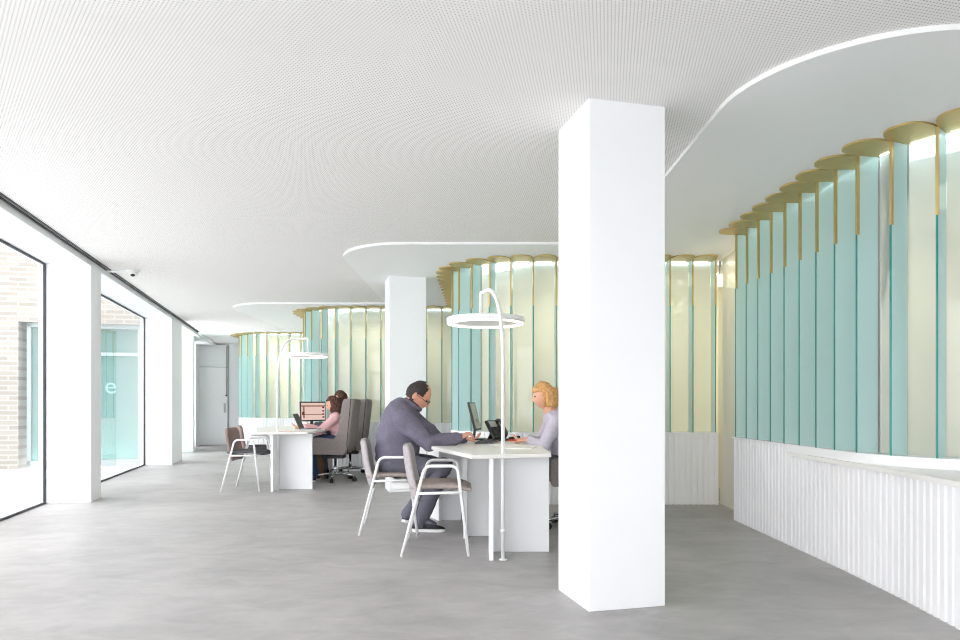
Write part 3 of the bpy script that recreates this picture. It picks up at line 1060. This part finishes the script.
def add_hand(mb, wrist, fwd, up, side, curl=0.6, L=0.18):
    """palm and five fingers; side points to the thumb"""
    wrist, f, u, s = Vector(wrist), Vector(fwd).normalized(), Vector(up).normalized(), Vector(side).normalized()
    palm = L * 0.5
    # palm as a flattened loft
    rings = []
    for t, w, h in ((0.0, 0.024, 0.018), (0.3, 0.034, 0.017), (0.75, 0.040, 0.015), (1.0, 0.037, 0.012)):
        c = wrist + f * palm * t
        rings.append([c + s * w * math.cos(2 * PI * k / 14) + u * h * math.sin(2 * PI * k / 14) for k in range(14)])
    mb.loft(rings)
    for i, (o, ln) in enumerate(((0.028, 0.92), (0.010, 1.0), (-0.009, 0.94), (-0.027, 0.76))):
        p = wrist + f * (palm * 0.92) + s * o
        d, pts, rr = f.copy(), [p - f * 0.02, p], [0.0095, 0.009]
        for j, (seg, bend) in enumerate(((0.42, 0.7), (0.32, 1.0), (0.26, 0.7))):
            d = (Matrix.Rotation(curl * bend * (1 + 0.12 * i), 3, s.cross(Vector((0, 0, 0))) if False else s) @ d) if True else d
            p = p + d * (L * 0.47 * ln * seg)
            pts.append(p.copy()); rr.append(0.0088 - 0.0009 * j)
        limb(mb, pts, rr, 8, 2)
    p = wrist + f * palm * 0.28 + s * 0.022
    d1 = (f * 0.65 + s * 0.65 - u * 0.35).normalized(); d2 = (f * 0.95 + s * 0.15 - u * 0.3).normalized()
    limb(mb, [p, p + d1 * 0.036, p + d1 * 0.036 + d2 * 0.030, p + d1 * 0.036 + d2 * 0.030 + d2 * 0.022], [0.013, 0.0115, 0.010, 0.008], 8, 2)

def shoe(name, heel, ang, parent, pitch=0.0, L=0.28):
    """trainer with a sole, toe along ang"""
    mb = MB()
    rings = []
    for t, w, h in ((0.0, 0.022, 0.050), (0.06, 0.036, 0.098), (0.30, 0.040, 0.118), (0.5, 0.042, 0.088), (0.75, 0.046, 0.060), (0.93, 0.036, 0.038), (1.0, 0.014, 0.026)):
        ring = []
        for k in range(16):
            a = 2 * PI * k / 16
            ring.append((t * L, w * math.cos(a), 0.018 + max(0.0, (h - 0.018)) * 0.5 * (1 + math.sin(a))))
        rings.append(ring)
    mb.loft(rings)
    T = Matrix.Translation(heel) @ Matrix.Rotation(ang, 4, 'Z') @ Matrix.Rotation(pitch, 4, 'Y')
    mb.bm.transform(T)
    s = mb.build(name, M['shoe'], parent, smooth=True)
    out = []
    N = 14
    half = []
    for t, w in ((0.0, 0.0), (0.02, 0.022), (0.10, 0.036), (0.35, 0.037), (0.6, 0.044), (0.78, 0.049), (0.93, 0.038), (1.0, 0.012)):
        half.append((t * L * 1.02 - 0.003, w))
    poly = half + [(x, -w) for x, w in reversed(half[1:])]
    mb = MB().prism(poly, 0.0, 0.024)
    mb.bm.transform(T)
    mb.build('sole', M['sole'], s)
    return s

# --- the man (facing +x, near arm = -y)
def seated_person(name, label, loc, rz, spec):
    e = empty(name, (loc[0], loc[1], 0), rz)
    tag(e, label, 'person')
    S = spec
    secs = S['torso']
    sh, el, wr = S['shoulder'], S['elbow'], S['wrist']     # dicts per side (-1 near/right, +1 left)
    hip, kn, an = S['hip'], S['knee'], S['ankle']
    Mx = Matrix.Translation(S['head']) @ Matrix.Rotation(S.get('head_yaw', 0), 4, 'Z') @ Matrix.Rotation(S['head_pitch'], 4, 'Y') @ Matrix.Scale(S.get('head_k', 1.0), 4)
    # one continuous body
    mb = MB()
    torso(mb, [(x, y, z, a * 0.86, b * 0.9, l) for x, y, z, a, b, l in secs])
    for s in (-1, 1):
        limb(mb, [sh[s], el[s], wr[s]], [0.045, 0.036, 0.024])
        limb(mb, [hip[s], kn[s], an[s]], [0.075, 0.052, 0.034])
        limb(mb, [an[s], Vector(an[s]) + Vector(S['foot'][s])], [0.026, 0.022])
        h = S['hand'][s]
        add_hand(mb, wr[s], h[0], h[1], h[2], h[3])
    nb, hd = Vector(S['neck']), Vector(S['head'])
    limb(mb, [nb, Mx @ Vector((-0.02, 0, -0.07))], [0.062, 0.054])
    add_head(mb, Mx)
    body = add_me('body', fuse(mb, 0.0058, 2), S['skin'], e)
    # top garment
    mb = MB()
    torso(mb, secs)
    for s in (-1, 1):
        limb(mb, [sh[s], el[s], Vector(el[s]).lerp(Vector(wr[s]), 0.93)], S.get('sleeve', [0.078, 0.060, 0.043]))
        mb.ball(Vector(sh[s]).lerp(Vector((sh[s][0], 0, sh[s][2])), 0.25), (0.09, 0.09, 0.085), 2)
    add_me(S['top_name'], fuse(mb, 0.010, 5, 0.010, 8.0, loc[0]), S['top'], e)
    # trousers
    mb = MB()
    b0 = secs[0]
    mb.ball((b0[0] + 0.01, 0, b0[2] + 0.02), (0.165, 0.19, 0.115), 3)
    for s in (-1, 1):
        limb(mb, [hip[s], kn[s], Vector(kn[s]).lerp(Vector(an[s]), 1.06)], [0.100, 0.080, 0.062])
    add_me(S['leg_name'], fuse(mb, 0.010, 6, 0.006, 8.0, loc[1]), S['leg'], e)
    for s in (-1, 1):
        mb = MB()
        a_, f_ = Vector(an[s]), Vector(S['foot'][s])
        limb(mb, [Vector(kn[s]).lerp(a_, 0.86), a_, a_ + f_ * 0.75], [0.044, 0.042, 0.034])
        mb.build('sock', S['leg'], e, smooth=True)
    for s in (-1, 1):
        f = Vector(S['foot'][s])
        ang = math.atan2(f.y, f.x)
        d = Vector((math.cos(ang), math.sin(ang), 0))
        heel = Vector(an[s]) - d * 0.075
        heel.z = S.get('heel_z', {-1: 0.0, 1: 0.0})[s] + 0.002
        shoe('shoe', heel, ang, e, S.get('pitch', {-1: 0.0, 1: 0.0})[s])
    eyes(Mx, e)
    return e, Mx

B = (-0.775, 5.86)
man, Mx = seated_person('person', 'seated man in a slate blue jacket and glasses leaning over the near desk', B, 0.0, dict(
    torso=[(0.05, 0, 0.535, 0.145, 0.17, 0.0), (0.06, 0, 0.60, 0.185, 0.19, 0.0), (0.065, 0, 0.69, 0.190, 0.185, 0.06), (0.07, 0, 0.80, 0.182, 0.19, 0.22),
           (0.082, 0, 0.915, 0.165, 0.21, 0.42), (0.115, 0, 1.015, 0.140, 0.20, 0.6), (0.162, 0, 1.07, 0.105, 0.14, 0.7), (0.195, 0, 1.085, 0.066, 0.074, 0.75)],
    shoulder={-1: (0.140, -0.20, 0.950), 1: (0.16, 0.20, 0.955)},
    elbow={-1: (0.355, -0.235, 0.755), 1: (0.40, 0.20, 0.76)},
    wrist={-1: (0.600, -0.16, 0.795), 1: (0.64, 0.12, 0.775)},
    hand={-1: ((0.85, 0.2, 0.42), (-0.4, 0.0, 0.9), (-0.2, 0.9, 0.2), 0.75), 1: ((1, -0.2, 0.0), (0, 0.0, 1), (0.0, -1, 0.1), 0.45)},
    hip={-1: (0.03, -0.095, 0.575), 1: (0.03, 0.095, 0.575)},
    knee={-1: (0.455, -0.12, 0.535), 1: (0.46, 0.14, 0.535)},
    ankle={-1: (0.275, -0.10, 0.10), 1: (0.16, 0.13, 0.135)},
    foot={-1: (0.14, -0.01, -0.06), 1: (0.13, 0.03, -0.07)},
    heel_z={-1: 0.0, 1: 0.045}, pitch={-1: 0.0, 1: 0.17},
    neck=(0.18, 0, 1.04), head=(0.240, 0, 1.152), head_pitch=0.62, head_yaw=-0.05, head_k=1.09, sleeve=[0.092, 0.073, 0.050],
    skin=M['skin'], top=M['jacket'], top_name='jacket', leg=M['trouser'], leg_name='trousers'))
hair_cap(Mx, lambda u: (u.x < 0.05 and u.z > -0.42 and u.z < 0.90) or (u.z >= 0.90 and u.x < 0.0) or (0.05 <= u.x < 0.48 and 0.12 < u.z < 0.78 and abs(u.y) > 0.32) or (0.05 <= u.x < 0.30 and u.z >= 0.5 and u.z < 0.93), 0.003, 'hair', M['hair_dark'], man)
mb = MB()
for s in (-1, 1):
    c = Vector((0.103, s * 0.034, 0.002))
    mb.tube([c + Vector((0, 0.021 * math.cos(2 * PI * k / 16), 0.016 * math.sin(2 * PI * k / 16))) for k in range(16)], 0.0018, 6, True)
    mb.tube([(0.100, s * 0.055, 0.004), (0.06, s * 0.078, 0.006), (-0.01, s * 0.083, 0.004)], 0.0018, 6)
mb.tube([(0.103, -0.013, 0.004), (0.108, 0, 0.007), (0.103, 0.013, 0.004)], 0.0018, 6)
mb.bm.transform(Mx); mb.build('glasses', M['black'], man)
mb = MB()
R1 = Matrix.Translation((0.196, 0, 1.075)) @ Matrix.Rotation(0.72, 4, 'Y')
pts = [R1 @ Vector((0.072 * math.cos(2 * PI * k / 24), 0.078 * math.sin(2 * PI * k / 24), 0.008 * math.cos(2 * PI * k / 24))) for k in range(24)]
mb.tube(pts, 0.022, 8, True); mb.build('collar', M['jacket'], man, smooth=True)
mb = MB()
pts = [R1 @ Vector((0.062 * math.cos(2 * PI * k / 24), 0.068 * math.sin(2 * PI * k / 24), 0.020)) for k in range(24)]
mb.tube(pts, 0.012, 8, True); mb.build('shirt_collar', M['collar'], man, smooth=True)
mb = MB()
w_ = Vector((0.615, -0.16, 0.778)); d_ = (Vector((0.355, -0.235, 0.755)) - w_).normalized()

# --- the three women share one seated pose, varied
def woman(label, loc, rz, lean, top, legm, skin, headh, arms, top_name='sweater', yaw=0.0, pitch=0.25, lean_head=0.0, up=0.0):
    hx = 0.06 + lean
    return seated_person('person', label, loc, rz, dict(
        torso=[(-0.04, 0, 0.525, 0.11, 0.17, 0.0), (-0.04, 0, 0.59, 0.125, 0.175, 0.0), (-0.02 + lean * 0.3, 0, 0.69, 0.115, 0.145, 0.1), (0.0 + lean * 0.55, 0, 0.79 + up * 0.5, 0.12, 0.155, 0.15),
               (0.015 + lean * 0.8, 0, 0.88 + up, 0.105, 0.165, 0.2), (0.02 + lean * 0.95, 0, 0.93 + up, 0.075, 0.14, 0.25), (0.025 + lean, 0, 0.965 + up, 0.05, 0.07, 0.3)],
        shoulder={-1: (0.015 + lean * 0.85, -0.16, 0.885 + up), 1: (0.015 + lean * 0.85, 0.16, 0.885 + up)},
        elbow=arms[0], wrist=arms[1],
        hand={-1: ((1, 0.2, -0.08), (0, 0, 1), (0, 1, 0.1), 0.4), 1: ((1, -0.2, -0.08), (0, 0, 1), (0, -1, 0.1), 0.4)},
        hip={-1: (-0.04, -0.09, 0.565), 1: (-0.04, 0.09, 0.565)},
        knee={-1: (0.40, -0.11, 0.53), 1: (0.40, 0.11, 0.53)},
        ankle={-1: (0.33, -0.10, 0.10), 1: (0.36, 0.10, 0.10)},
        foot={-1: (0.14, -0.02, -0.06), 1: (0.14, 0.02, -0.06)},
        neck=(0.03 + lean, 0, 0.95 + up), head=(hx + lean_head, 0, headh), head_pitch=pitch, head_yaw=yaw, head_k=0.92,
        sleeve=[0.066, 0.054, 0.040], skin=skin, top=top, top_name=top_name, leg=legm, leg_name='trousers'))

# woman in pink (faces -x): local +x points to -X world
arms = ({-1: (0.24, -0.20, 0.70), 1: (0.24, 0.20, 0.70)}, {-1: (0.46, -0.13, 0.775), 1: (0.46, 0.13, 0.775)})
wp, Mp = woman('seated woman in a pink top with long curly brown hair at the far desk', (-2.0, 9.55), PI + 0.12, 0.0, M['pink'], M['jeans'], M['skin2'], 1.075, arms, yaw=-0.1, pitch=0.22)
hair_cap(Mp, lambda u: u.x < 0.25 or (u.z > 0.45 and u.x < 0.8), 0.010, 'hair', M['hair_brown'], wp, 1.05, 0.008)
mb = MB()
c = Mp @ Vector((-0.03, 0, 0))
for i in range(46):
    a = PI * 0.42 + (2 * PI - 2 * PI * 0.42) * (i / 45) + 0.0
    r0 = 0.085 + 0.02 * random.random()
    q = Matrix.Rotation(-0.1, 3, 'Z') @ Vector((math.cos(a), math.sin(a), 0))
    ln = 0.24 + 0.07 * random.random()
    pts = []
    ph = random.random() * 6
    for k in range(10):
        t = k / 9
        rr = r0 * (0.80 + 0.45 * math.sin(min(1, t * 1.2) * PI * 0.62)) * (1 - 0.12 * t)
        pts.append((c.x + q.x * rr + 0.010 * math.sin(ph + t * 16), c.y + q.y * rr * 1.02 + 0.010 * math.cos(ph + t * 15), c.z + 0.085 - ln * t * 1.05))
    mb.tube(pts, [0.010, 0.017, 0.021, 0.022, 0.022, 0.022, 0.021, 0.019, 0.015, 0.007], 7)
mb.build('long_curls', M['hair_brown'], wp, smooth=True)

# person behind her, only the head shows
arms2 = ({-1: (0.22, -0.21, 0.68), 1: (0.22, 0.21, 0.68)}, {-1: (0.42, -0.13, 0.78), 1: (0.42, 0.13, 0.78)})
w2, M2 = woman('dark-haired person seated behind the woman in pink, head just showing', (-2.07, 10.42), PI + 0.05, 0.0, M['trouser'], M['trouser'], M['skin2'], 1.17, arms2, up=0.06)
hair_cap(M2, lambda u: u.x < 0.30 or (u.z > 0.40 and u.x < 0.85), 0.010, 'hair', M['hair_brown'], w2, 1.05, 0.006)

# blond woman at the near desk
arms3 = ({-1: (0.20, -0.23, 0.72), 1: (0.20, 0.23, 0.72)}, {-1: (0.30, -0.07, 0.775), 1: (0.30, 0.05, 0.775)})
w3, M3 = woman('blond woman in a pale lilac sweater seated across the near desk, half behind the column', (0.735, 5.92), PI, 0.09, M['lilac'], M['trouser'], M['skin2'], 1.15, arms3, pitch=0.15, lean_head=0.03, up=0.06)
hair_cap(M3, lambda u: u.x < 0.22 or (u.z > 0.34 and u.x < 0.95), 0.012, 'hair', M['hair_blond'], w3, 1.06, 0.006)
mb = MB()
c = M3 @ Vector((-0.03, 0, 0))
for i in range(30):
    a = PI * 0.5 + PI * (i / 29)
    q = Vector((math.cos(a), math.sin(a), 0))
    pts = [(c.x + q.x * 0.078 * (1 + 0.25 * t), c.y + q.y * 0.078 * (1 + 0.22 * t), c.z + 0.07 - 0.17 * t) for t in [k / 6 for k in range(7)]]
    mb.tube(pts, [0.012, 0.018, 0.02, 0.02, 0.019, 0.015, 0.008], 7)
mb.build('bob', M['hair_blond'], w3, smooth=True)

# ------------------------------------------------------------------ things on the desks
def monitor(loc, rz, tilt, w, h, label, lit):
    e = empty('computer_monitor', loc, rz)       # screen faces +x
    tag(e, label, 'monitor')
    R = Matrix.Translation((0, 0, 0.09)) @ Matrix.Rotation(-tilt, 4, 'Y')
    mb = MB().box((0, 0, h / 2), (0.022, w, h)); mb.bm.transform(R); cs = mb.build('casing', M['black'], e, bevel=0.004)
    mb = MB().box((0.0118, 0, h / 2), (0.002, w - 0.03, h - 0.035)); mb.bm.transform(R)
    sc = mb.build('screen', M['scr_page'] if lit else M['screen'], e)
    if lit:
        mb = MB()
        mb.box((0.0132, 0, h - 0.065), (0.001, w - 0.03, 0.02)).box((0.0132, -w / 2 + 0.06, h * 0.45), (0.001, 0.03, h * 0.6))
        mb.box((0.0132, 0, h * 0.34), (0.001, w - 0.06, 0.012))
        mb.bm.transform(R); mb.build('page_bar', M['scr_bar'], sc)
        for yy, z, a_, b_ in ((w / 2 - 0.05, 0.2, 0.04, 0.022), (w / 2 - 0.05, 0.35, 0.04, 0.022), (w / 2 - 0.05, 0.52, 0.04, 0.022), (w / 2 - 0.05, 0.7, 0.04, 0.022), (-w / 2 + 0.05, 0.40, 0.045, 0.05)):
            mb = MB().box((0.0136, yy, h * z), (0.001, a_, b_))
            mb.bm.transform(R); mb.build('page_icon', M['scr_red'], sc)
    MB().box((-0.03, 0, 0.10), (0.02, 0.05, 0.19), ry=0.12).build('stand', M['dgrey'] if lit else M['black'], e, bevel=0.004)
    MB().box((-0.01, 0, 0.006), (0.16, 0.22, 0.012)).build('base', M['dgrey'] if lit else M['black'], e, bevel=0.004)
    return e
monitor((-0.02, 6.55, ZT), math.radians(-7), 0.24, 0.42, 0.28, 'black flat monitor turned to the blond woman on the near desk', False)
monitor((-2.49, 10.15, ZT), math.radians(-36), 0.05, 0.48, 0.29, 'monitor with a lit pinkish page on the far desk behind the laptop', True)

# desk phone: wedge body on a foot, handset, small display
ph = empty('desk_phone', (0.19, 6.45, ZT), math.radians(-35))
tag(ph, 'black desk phone propped upright beside the flat monitor', 'telephone')
T = Matrix.Translation((0, 0, 0.015)) @ Matrix.Rotation(math.radians(-32), 4, 'Y')
mb = MB().box((0.0, 0, 0.10), (0.03, 0.20, 0.20)); mb.bm.transform(T); mb.build('body', M['black'], ph, bevel=0.008)
mb = MB().box((0.017, -0.02, 0.155), (0.004, 0.11, 0.06)); mb.bm.transform(T); mb.build('display', M['silver'], ph)
mb = MB().tube(fillet([(0.02, 0.075, 0.01), (0.05, 0.075, 0.03), (0.05, 0.075, 0.17), (0.02, 0.075, 0.19)], 0.02), 0.017, 8); mb.bm.transform(T); mb.build('handset', M['dgrey'], ph, smooth=True)
mb = MB()
for r_ in range(4):
    for c_ in range(3):
        mb.box((0.0165, -0.055 + 0.032 * c_, 0.03 + 0.025 * r_), (0.004, 0.022, 0.015))
mb.bm.transform(T); mb.build('keypad', M['dgrey'], ph)
MB().box((-0.07, 0, 0.055), (0.012, 0.14, 0.125), ry=0.55).build('stand', M['black'], ph, bevel=0.003)
MB().box((0.0, 0, 0.008), (0.19, 0.19, 0.016)).build('foot', M['black'], ph, bevel=0.004)

kbd = empty('keyboard', (0.06, 6.02, ZT), math.radians(-10))
tag(kbd, 'dark keyboard lying beside the man\'s hand on the near desk', 'keyboard')
MB().box((0, 0, 0.008), (0.15, 0.36, 0.016)).build('case', M['dgrey'], kbd, bevel=0.003)
mb = MB()
for r_ in range(5):
    for c_ in range(13):
        mb.box((-0.055 + 0.027 * r_, -0.155 + 0.0258 * c_, 0.018), (0.021, 0.021, 0.005))
tag(mb.build('keys', M['black'], kbd), kind=None)

def flat(name, label, cat, x, y, w, l, h, rz, mat, group=None):
    o = MB().box((0, 0, h / 2), (w, l, h)).build(name, mat, None, (x, y, ZT + 0.0005), rz)
    tag(o, label, cat, group)
    return o
flat('paper_sheet', 'white sheet of paper lying in front of the desk phone', 'paper', 0.21, 5.72, 0.21, 0.297, 0.002, 0.3, M['paper'])
flat('paper_stack', 'stack of white papers beside the blond woman\'s hands', 'paper', 0.32, 5.36, 0.21, 0.297, 0.006, -0.25, M['paper'])
st = empty('stapler', (0.33, 6.34, ZT), 0.2)
tag(st, 'orange and black stapler lying right of the desk phone', 'stapler')
MB().box((0, 0, 0.008), (0.13, 0.035, 0.016)).build('base', M['orange'], st, bevel=0.004)
MB().box((-0.01, 0, 0.032), (0.11, 0.03, 0.022), ry=-0.12).build('arm', M['black'], st, bevel=0.006)

# laptop on the far desk (user at +x side)
lp = empty('laptop', (-2.27, 9.12, ZT), math.radians(4))
tag(lp, 'open silver laptop at the edge of the far desk before the woman in pink', 'laptop')
MB().box((0.0, 0, 0.008), (0.23, 0.33, 0.016)).build('base', M['silver'], lp, bevel=0.003)
MB().box((0.01, 0, 0.0168), (0.11, 0.29, 0.002)).build('keyboard', M['black'], lp)
T = Matrix.Translation((-0.115, 0, 0.014)) @ Matrix.Rotation(math.radians(-24), 4, 'Y')
mb = MB().box((0, 0, 0.11), (0.009, 0.33, 0.22)); mb.bm.transform(T); lid = mb.build('lid', M['dgrey'], lp, bevel=0.002)
mb = MB().box((0.0052, 0, 0.112), (0.001, 0.31, 0.195)); mb.bm.transform(T); mb.build('screen', M['scr_lap'], lid)
flat('paper_sheet', 'white sheet of paper lying left of the laptop on the far desk', 'paper', -2.62, 8.75, 0.30, 0.21, 0.003, 0.1, M['paper'])
flat('brochure', 'thin pinkish brochure lying at the front of the far desk', 'brochure', -2.42, 8.55, 0.21, 0.15, 0.004, 0.35, pmat('pink_print', (222, 190, 190), 0.6))

# drawer pedestal beyond the office chairs, tan bag under the far desk
pd = empty('drawer_pedestal', (-1.38, 10.70, 0))
tag(pd, 'low white drawer pedestal behind the grey swivel chairs', 'cabinet')
MB().box((0, 0, 0.28), (0.50, 0.45, 0.56)).build('carcass', M['desk_panel'], pd, bevel=0.004)
for z in (0.12, 0.30, 0.46):
    d_ = MB().box((0, -0.235, z), (0.48, 0.02, 0.15)).build('drawer', M['dado'], pd, bevel=0.003)
    MB().box((0, -0.252, z + 0.05), (0.14, 0.015, 0.012)).build('handle', M['dgrey'], d_)
bg = MB()
bg.loft([[(x * w, y * w2, z) for x, y in [(math.copysign(abs(math.cos(2 * PI * k / 20)) ** 0.6, math.cos(2 * PI * k / 20)), math.copysign(abs(math.sin(2 * PI * k / 20)) ** 0.6, math.sin(2 * PI * k / 20))) for k in range(20)]] for z, w, w2 in ((0.0, 0.09, 0.16), (0.02, 0.11, 0.18), (0.2, 0.11, 0.17), (0.32, 0.06, 0.15), (0.35, 0.02, 0.14))])
o = bg.build('bag', M['brownbag'], None, (-2.40, 9.98, 0.0), 0.2)
tag(o, 'tan bag standing on the floor under the far desk', 'bag')

# security camera on the ceiling
wx, wy = RW(-1.95, 8.85)
sc_ = empty('security_camera', (wx, wy, CEIL), 0)
tag(sc_, 'small white dome security camera on the ceiling by the windows', 'security camera')
MB().lathe([(0.075, 0.0), (0.075, -0.02), (0.065, -0.03)], seg=28).build('mount', M['white_metal'], sc_)
MB().box((-0.17, 0.03, -0.008), (0.36, 0.10, 0.016)).build('back_plate', M['white_metal'], sc_, bevel=0.003)
mb = MB(); vs = mb.ball((0, 0, -0.03), (0.058, 0.058, 0.055), 3); mb.build('dome', M['white_metal'], sc_, smooth=True)
mb = MB(); mb.ball((0.012, -0.034, -0.066), (0.026, 0.020, 0.018), 3); mb.build('lens', M['black'], sc_, smooth=True)

# ------------------------------------------------------------------ light
W = bpy.data.worlds.new('sky'); SC.world = W
W.use_nodes = True
nt = W.node_tree; nt.nodes.clear()
out = nt.nodes.new('ShaderNodeOutputWorld')
bg_ = nt.nodes.new('ShaderNodeBackground')
bg_.inputs['Color'].default_value = (1.04, 0.972, 0.985, 1)
bg_.inputs['Strength'].default_value = 7.0
nt.links.new(bg_.outputs[0], out.inputs['Surface'])

SC.view_settings.view_transform = 'Standard'
SC.view_settings.look = 'None'
SC.view_settings.gamma = 1.0
SC.view_settings.use_curve_mapping = False
SC.view_settings.exposure = -0.33
SC.cycles.max_bounces = 14
SC.cycles.diffuse_bounces = 8
SC.cycles.glossy_bounces = 4
SC.cycles.transmission_bounces = 8
SC.cycles.transparent_max_bounces = 40
SC.cycles.sample_clamp_indirect = 8.0
SC.cycles.use_denoising = True
SC.cycles.filter_width = 1.1
